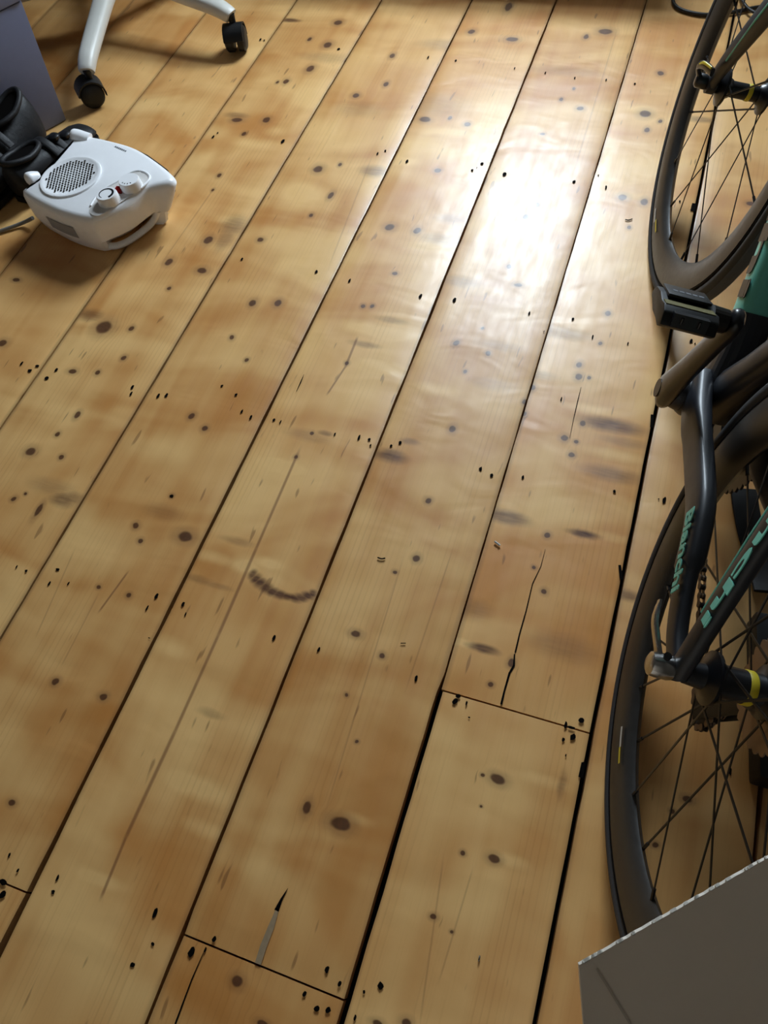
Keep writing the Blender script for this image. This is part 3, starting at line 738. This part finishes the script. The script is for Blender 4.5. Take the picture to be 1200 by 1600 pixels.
well = [(140, 332), (146, 315), (160, 298), (182, 285), (205, 270), (222, 268), (234, 276), (228, 288), (205, 306), (180, 322), (155, 337)]
WL = loop([loc(x, y, ZF) for x, y in well]); 
V = [Vector((p.x, p.y, ZF + .0008)) for p in WL]
ww = obj('knob_well', (V, [tuple(range(len(V)))]), mat('white_plastic_well', lin(214, 210, 206), .4, var=.03), HB)
smooth(obj('well_lip', tube([Vector((p.x, p.y, ZF + .0005)) for p in WL[3:38]], .0028, 8), M_white, ww), 80)
def knob(px, py, r, marks):
    c = loc(px, py, ZF + .018)
    k = smooth(obj('knob', mv(xf(lathe([(r * 1.12, -.018), (r * 1.04, -.002), (r, .0), (r * .97, .0012)], 36), Matrix.Rotation(-PI / 2, 4, 'Y')), c), M_white, HB), 35)
    z = c.z + .0016
    if marks == 'arc':
        V, F = [], []; m = 26
        for q in range(m + 1):
            a = math.radians(-40 + 300 * q / m); w_ = .0006 + .0022 * (1 - q / m)
            for rr in (r * .68 - w_, r * .68 + w_): V.append((c.x + rr * math.cos(a), c.y + rr * math.sin(a), z))
        F = [(2 * q, 2 * q + 1, 2 * q + 3, 2 * q + 2) for q in range(m)]
        obj('dial_mark', (V, F), M_black, k)
    else:
        for a in (-150, -125, -100, -75):
            a = math.radians(a + 30); obj('dial_mark', disc_poly((c.x + r * .68 * math.cos(a), c.y + r * .68 * math.sin(a)), .0018, .0014, z, 8, .1, a), M_black, k)
knob(166, 303, .0215, 'arc'); knob(201, 281, .0215, 'dots')
p = loc(186, 297, ZF + .004); obj('indicator_light', box(p.x - .008, p.x + .008, p.y - .007, p.y + .007, ZF, ZF + .008), M_red, HB)
a, b_ = loc(180, 229, ZF), loc(198, 237, ZF); d = (b_ - a).normalized(); s = Vector((-d.y, d.x, 0))
for k in range(7):
    q = a + (b_ - a) * (k / 7); e = q + (b_ - a) * (.10)
    obj('maker_print', ([q + s * .002 + Vector((0, 0, .0006)), q - s * .002 + Vector((0, 0, .0006)), e - s * .002 + Vector((0, 0, .0006)), e + s * .002 + Vector((0, 0, .0006))], [(0, 1, 2, 3)]), M_greyp, HB)
# outlet grille on the far side
P = [loc(x, y, ZF) for x, y in ((205, 228), (222, 236), (240, 249), (252, 258))]
obj('air_outlet', tube([Vector((p.x + .001, p.y + .001, .056)) for p in P], [(.010, .030)] * 4, 12, side=(1, 1, 0), ex=4), M_plastic, HB)
# rating plate on the near left wall
RP = [(k, inset(F0, -.0062, .066)[k], inset(F0, -.0045, .036)[k]) for k in range(3, 8)]
obj('rating_plate', ([v for _, a_, b_ in RP for v in (a_, b_)], [(2 * k, 2 * k + 1, 2 * k + 3, 2 * k + 2) for k in range(len(RP) - 1)]), mat('grey_label', lin(150, 149, 150), 0.6), HB)
cord = obj('power_cord', tube(spline([fl(58, 352) + Vector((0, 0, .02)), fl(40, 352) + Vector((0, 0, .008)), fl(15, 356, .005), fl(-15, 365, .005), fl(-60, 372, .005)], 6), .0042, 10), M_grey)
cord.parent = HB; cord.matrix_parent_inverse = Matrix.Translation(-hl); smooth(cord)

# ------------------------------------------------------------------ cycling shoes
def shoe(name, toe, heel, label, dials, hs=1.0, ws=1.0):
    toe, heel = Vector(toe), Vector(heel); d = (heel - toe); ln = d.length; d.normalize()
    s = Vector((-d.y, d.x, 0))
    E = empty(name, (toe.x, toe.y, 0), label, 'shoe'); E['group'] = 'pair of black shoes beside the heater'
    W = [(.0, .022, .004, .030), (.03, .036, .004, .050), (.10, .044, .004, .058), (.30, .050, .006, .066), (.45, .045, .010, .082), (.58, .040, .012, .098), (.70, .036, .010, .104), (.85, .036, .006, .112), (.96, .032, .005, .122), (1.0, .022, .008, .118)]
    W = [(t, hw * ws, zb, zt * hs) for t, hw, zb, zt in W]
    V, F = [], []; n = 20
    for t, hw, zb, zt in W:
        for k in range(n):
            a = 2 * PI * k / n; c, q = math.cos(a), math.sin(a)
            cx = math.copysign(abs(c) ** .8, c); qx = math.copysign(abs(q) ** .75, q)
            nar = 1 - .30 * max(0, qx)
            p = d * (t * ln) + s * (hw * cx * nar); p.z = zb + .012 + (zt - zb - .012) * (.5 + .5 * qx); V.append(p)
    m = len(W)
    for i in range(m - 1):
        for k in range(n): F.append((i * n + k, i * n + (k + 1) % n, (i + 1) * n + (k + 1) % n, (i + 1) * n + k))
    F += [tuple(range(n)), tuple((m - 1) * n + k for k in range(n))]
    smooth(obj('upper', (V, F), M_leather, E), 80)
    V, F = [], []
    for t, hw, zb, zt in W:
        for k, (u, z) in enumerate(((-1, .001), (1, .001), (1.04, .016), (-1.04, .016))):
            p = d * (t * ln) + s * (hw * .98 * u); p.z = z if .25 > t or t > .8 else z + .004; V.append(p)
    for i in range(m - 1):
        for k in range(4): F.append((i * 4 + k, i * 4 + (k + 1) % 4, (i + 1) * 4 + (k + 1) % 4, (i + 1) * 4 + k))
    F += [(0, 1, 2, 3), tuple((m - 1) * 4 + k for k in range(4))]
    obj('sole', (V, F), M_plastic, E)
    # collar rim and dark opening
    R_ = []
    for k in range(24):
        a = 2 * PI * k / 24; t = .78 + .20 * math.cos(a); p = d * (t * ln) + s * (.027 * ws * math.sin(a)); p.z = (.112 + .016 * max(0, math.cos(a)) - .004 * max(0, -math.cos(a))) * hs; R_.append(p)
    smooth(obj('collar', tube(R_, .0065, 10, side=(0, 0, 1), closed=True), M_leather, E), 80)
    obj('opening', ([p + Vector((0, 0, -.001)) for p in R_], [tuple(range(24))]), M_hole, E)
    for t, q in ((.30, .0), (.42, .0), (.54, .0)):
        P = [d * (t * ln) + s * (u * .048 * (1 - .25 * (1 - abs(u)))) for u in (-1, -.6, 0, .6, 1)]
        zt = (.066 + .16 * (t - .30)) * hs
        for p, dz in zip(P, (-.030, -.006, .004, -.006, -.030)): p.z = zt + dz
        st = smooth(obj('strap', tube(spline(P, 4), [(.010, .0022)] * 17, 10, side=tuple(d), ex=3), M_leather, E), 60)
        if dials and t < .5:
            c = d * (t * ln) + s * dials; c.z = zt + .004
            smooth(obj('dial', mv(xf(lathe([(.013, 0), (.013, .006), (.009, .009), (.004, .0095)], 20), Matrix.Rotation(-PI / 2, 4, 'Y')), c), M_black, st), 40)
    return E
shoe('shoe', fl(143, 214), fl(143, 214) + Vector((-.034, -.262, 0)), 'black leather shoe with round dials, toe out behind the white heater', .012, .78)
shoe('shoe', Vector((-1.502, 1.085, 0)), Vector((-1.476, 1.365, 0)), 'black leather shoe with open collar standing at the left edge', 0, 1.12, 1.08)

# ------------------------------------------------------------------ blue-grey storage box
A = fl(104, 188)
cb = empty('storage_box', (A.x - .2, A.y + .1, 0), 'blue grey storage box standing beside the white chair base', 'box')
def rel(v): return Vector(v) - cb.location
ZL = .275
T1 = fl(33, 0, ZL)
dx = Vector((-.5, -.866, 0)); dy = Vector((-.866, .5, 0))
def quad(z, g):
    o_ = A + Vector((T1.x - A.x, T1.y - A.y, 0)) * (z / ZL); o_.z = z
    return [rel(o_ - dx * g - dy * g), rel(o_ + dx * (.36 + g) - dy * g), rel(o_ + dx * (.36 + g) + dy * (.2 + g)), rel(o_ - dx * g + dy * (.2 + g))]
for nm_, za, zb, g in (('body', .001, ZL - .002, 0), ('lid', ZL, ZL + .05, .003)):
    V = quad(za, g) + quad(zb, g)
    bevel(obj(nm_, (V, [(0, 1, 2, 3), (4, 5, 6, 7), (0, 1, 5, 4), (1, 2, 6, 5), (2, 3, 7, 6), (3, 0, 4, 7)]), M_cab, cb), .003)

# ------------------------------------------------------------------ office chair
C1, C2 = fl(157, 160), fl(374, 75)
mid = (C1 + C2) / 2; dv = (C2 - C1); RC = dv.length / 2 / math.sin(math.radians(36))
RC = .395; pv = Vector((-dv.y, dv.x, 0)).normalized(); CC = mid + pv * math.sqrt(RC * RC - dv.length_squared / 4)
ch = empty('office_chair', (CC.x, CC.y, 0), 'office chair on a white five-legged base with black castors, top left', 'chair')
a1 = math.atan2(C1.y - CC.y, C1.x - CC.x)
smooth(obj('hub', mv(xf(lathe([(.045, 0), (.055, .02), (.055, .05), (.036, .075)], 28), Matrix.Rotation(-PI / 2, 4, 'Y')), (0, 0, .085)), M_whitec, ch))
smooth(obj('gas_column', tube([(0, 0, .15), (0, 0, .44)], .025, 20), M_plastic, ch))
sd = smooth(obj('seat', mv(xf(lathe([(.18, 0), (.235, .012), (.245, .035), (.225, .06), (.12, .07)], 40), Matrix.Rotation(-PI / 2, 4, 'Y')), (0, 0, .45)), M_cab, ch))
for k in range(5):
    a2 = math.atan2(C2.y - CC.y, C2.x - CC.x); a = (a1, a2, a2 + (2 * PI - (a2 - a1)) * .25, a2 + (2 * PI - (a2 - a1)) * .48, a2 + (2 * PI - (a2 - a1)) * .71)[k]; u = Vector((math.cos(a), math.sin(a), 0)); s = Vector((-u.y, u.x, 0))
    P = [u * r for r in (.035, .10, .18, RC - .055, RC - .012, RC)]
    for p, z in zip(P, (.124, .122, .115, .097, .086, .080)): p.z = z
    P = spline(P, 4)
    lg = smooth(obj('leg', tube(P, [(.030 - .011 * t / 20, .022 - .006 * t / 20) for t in range(len(P))], 16, side=tuple(s), ex=2.6), M_whitec, ch), 60)
    c = u * RC
    ca = smooth(obj('caster', tube([c + Vector((0, 0, .055)), c + Vector((0, 0, .085))], [.008, .010], 12), M_plastic, ch))
    wa = a + (.5, .55, .3, 1.4, 2.2)[k]
    wx = Vector((math.cos(wa), math.sin(wa), 0)); off = Vector((-wx.y, wx.x, 0)) * -.012
    W = Matrix(((wx.x, -wx.y, 0, c.x + off.x), (wx.y, wx.x, 0, c.y + off.y), (0, 0, 1, .0312), (0, 0, 0, 1)))
    for sgn in (-1, 1):
        smooth(obj('wheel', xf(lathe([(.008, sgn * .028), (.025, sgn * .027), (.0305, sgn * .022), (.0305, sgn * .007), (.008, sgn * .005)], 28), W), M_plastic, ca), 45)
    hd = [(  .036 * math.cos(math.radians(t)), .036 * math.sin(math.radians(t))) for t in range(-15, 171, 15)]
    hd2 = [(  .032 * math.cos(math.radians(t)), .032 * math.sin(math.radians(t))) for t in range(170, -16, -15)]
    smooth(obj('hood', xf(prism(hd + hd2, -.026, .026), W), M_plastic, ca), 40)

# ------------------------------------------------------------------ black cables at the far end of the floor
def cable(pts, r, label, lift=()):
    o = smooth(obj('cable', tube(spline([fl(x, y, r + .0005 + (.0095 if i in lift else 0)) for i, (x, y) in enumerate(pts)], 6), r, 10, side=(0, 0, 1)), M_cable)); return tag(o, label, 'cable')
cable([(1075, -40), (1056, -15), (1052, 3), (1062, 14), (1085, 21), (1112, 23), (1145, 19), (1180, 12), (1215, 6), (1260, -10)], .0045, 'black cable looping on the floor behind the front wheel')
cable([(1150, -30), (1158, -4), (1168, 12), (1185, 22), (1215, 30), (1260, 30)], .0036, 'thinner black cable curling towards the right edge by the front wheel', (1, 2, 3))

# ------------------------------------------------------------------ black case on the floor behind the rear wheel
p0, p1 = fl(1168, 1226), fl(1166, 955)
case = empty('carry_case', (p0.x, p0.y, 0), 'low black case on the floor behind the rear wheel at the right edge', 'case')
bd = obj('body', ([Vector((x, y, z)) for z in (.001, .05) for x, y in ((0, 0), (.20, .0), (.18, .23), (p1.x - p0.x, p1.y - p0.y - .02))],
     [(0, 1, 2, 3), (4, 5, 6, 7), (0, 1, 5, 4), (1, 2, 6, 5), (2, 3, 7, 6), (3, 0, 4, 7)]), M_plastic, case); bevel(bd, .006)
st = [fl(1200, 925, .02), fl(1188, 880, .006), fl(1174, 835, .004), fl(1166, 795, .004), fl(1162, 765, .004)]
smooth(obj('strap', tube(spline([p - Vector((p0.x, p0.y, 0)) for p in st], 5), [(.020, .003)] * 21, 12, side=(1, 0, 0), ex=4), M_plastic, case))

# ------------------------------------------------------------------ cardboard box with a raised flap, beside the photographer
ZT, ZR = .80, .36
Af, Bf = fl(905, 1508, ZT), fl(1200, 1340, ZT); uu = (Bf - Af).normalized()
Cf = fl(912, 1600, ZT - .042); vv = (Cf - Af); vv = vv * ((ZT - ZR) / .042)
nn = Vector((uu.y, -uu.x, 0))
WBX = .10
cbx = empty('cardboard_box', ((Af + vv).x, (Af + vv).y, 0), 'tall cardboard box with a raised grey-brown flap at bottom right', 'box')
o0 = cbx.location
def rp(p): return Vector(p) - o0
Rm = Af + vv; Rm.z = ZR
def slab(a, b_, c, d, t):                           # thin board from four corners and a thickness vector
    return [a, b_, c, d, a + t, b_ + t, c + t, d + t], [(0, 1, 2, 3), (4, 5, 6, 7), (0, 1, 5, 4), (1, 2, 6, 5), (2, 3, 7, 6), (3, 0, 4, 7)]
th_ = .0008
fn = uu.cross(vv).normalized(); 
if fn.dot(Vector((0, 0, HCAM)) - Af) > 0: fn = -fn
# flap with a slightly torn top edge
NV = 60; V, F = [], []
top = []
for k in range(NV + 1):
    p = Af + uu * (.17 * k / NV) + vv.normalized() * (.0016 * abs(noise.noise((k * .35, 2, 1))) + .0006 * noise.noise((k * 1.9, 0, 1)))
    top.append(p)
ZM = .64; Md = Af + vv * ((ZT - ZM) / (ZT - ZR))
midr = [Md + uu * (.20 * k / NV) for k in range(NV + 1)]
bot = [Rm + uu * (WBX * k / NV) for k in range(NV + 1)]
rows = [top, midr, bot]; m = NV + 1
V = [rp(p) for r_ in rows for p in r_] + [rp(p + fn * th_) for r_ in rows for p in r_]
h_ = 3 * m
for j in range(2):
    for k in range(NV):
        a0_, b0_ = j * m + k, (j + 1) * m + k
        F += [(a0_, a0_ + 1, b0_ + 1, b0_), (h_ + a0_, h_ + b0_, h_ + b0_ + 1, h_ + a0_ + 1)]
    F += [(j * m, (j + 1) * m, h_ + (j + 1) * m, h_ + j * m), (j * m + NV, h_ + j * m + NV, h_ + (j + 1) * m + NV, (j + 1) * m + NV)]
for k in range(NV): F += [(k, h_ + k, h_ + k + 1, k + 1), (2 * m + k, 2 * m + k + 1, h_ + 2 * m + k + 1, h_ + 2 * m + k)]
fp = obj('flap', (V, F), M_card, cbx)
vn = vv.normalized()
for k in range(60):                                  # pale torn fibres along the top edge
    t = random.uniform(.0, .98); ln = random.uniform(.0004, .0022); q = Af + uu * (.17 * t) - fn * .0002; h = random.uniform(.0002, .0007)
    Vq = [rp(q - vn * .0003), rp(q + uu * ln - vn * .0003), rp(q + uu * ln * .8 + vn * h), rp(q + uu * ln * .2 + vn * h * .8)]
    obj('torn_fibre', (Vq + [v + fn * .0009 - vn * .0001 for v in Vq], [(0, 1, 2, 3), (4, 5, 6, 7), (0, 1, 5, 4), (1, 2, 6, 5), (2, 3, 7, 6), (3, 0, 4, 7)]), M_pulp, fp)
def on_flap(px, py):
    c0 = Vector((0, 0, HCAM)); d_ = fl(px, py) - c0; return c0 + d_ * ((Af - c0).dot(fn) / d_.dot(fn))
cr0, cr1 = on_flap(931, 1512), on_flap(985, 1600)
cd = (cr1 - cr0).normalized(); cs_ = cd.cross(fn)
obj('crease', ([rp(cr0 - cs_ * .0003 - fn * .0003), rp(cr0 + cs_ * .0003 - fn * .0003), rp(cr1 + cs_ * .0005 - fn * .0003), rp(cr1 - cs_ * .0005 - fn * .0003)], [(0, 1, 2, 3)]), M_crease, fp)
DB = .30
z0 = Vector((0, 0, ZR - .001))
def wallp(a, b_, t): 
    a0_, b0_ = Vector((a.x, a.y, .001)), Vector((b_.x, b_.y, .001))
    return slab(rp(a0_), rp(b0_), rp(b0_ + z0), rp(a0_ + z0), t)
a_, b2, c2, d2 = Rm, Rm + uu * WBX, Rm + uu * WBX + nn * DB, Rm + nn * DB
obj('side_panel', wallp(a_ - nn * 0, b2, nn * th_), M_card, cbx)
obj('side_panel', wallp(d2, c2, -nn * th_), M_card, cbx)
obj('side_panel', wallp(a_ + nn * th_, d2 - nn * th_, uu * th_), M_card, cbx)
obj('side_panel', wallp(b2 + nn * th_, c2 - nn * th_, -uu * th_), M_card, cbx)

# ------------------------------------------------------------------ crumbs and splinters lying on the boards
def bit(name, pts, r, m, label):
    o = obj(name, tube(spline([fl(x, y, r + .0006) for x, y in pts], 4), r, 6, side=(0, 0, 1)), m); return tag(o, label, 'debris')
bit('paper_scrap', [(773, 846), (777, 849), (781, 852)], .0016, M_whitep, 'tiny white paper scrap on the board left of the dark smear')
bit('wood_splinter', [(590, 871), (596, 873), (602, 872)], .0011, M_hole, 'tiny black curled splinter on the middle board')
bit('wood_splinter', [(626, 1005), (630, 1005), (634, 1005)], .0007, M_hole, 'short thin dark splinter on the middle board near a knot')
bit('wood_splinter', [(977, 343), (982, 344), (988, 342)], .0011, M_hole, 'tiny dark curved splinter beside the front tyre')
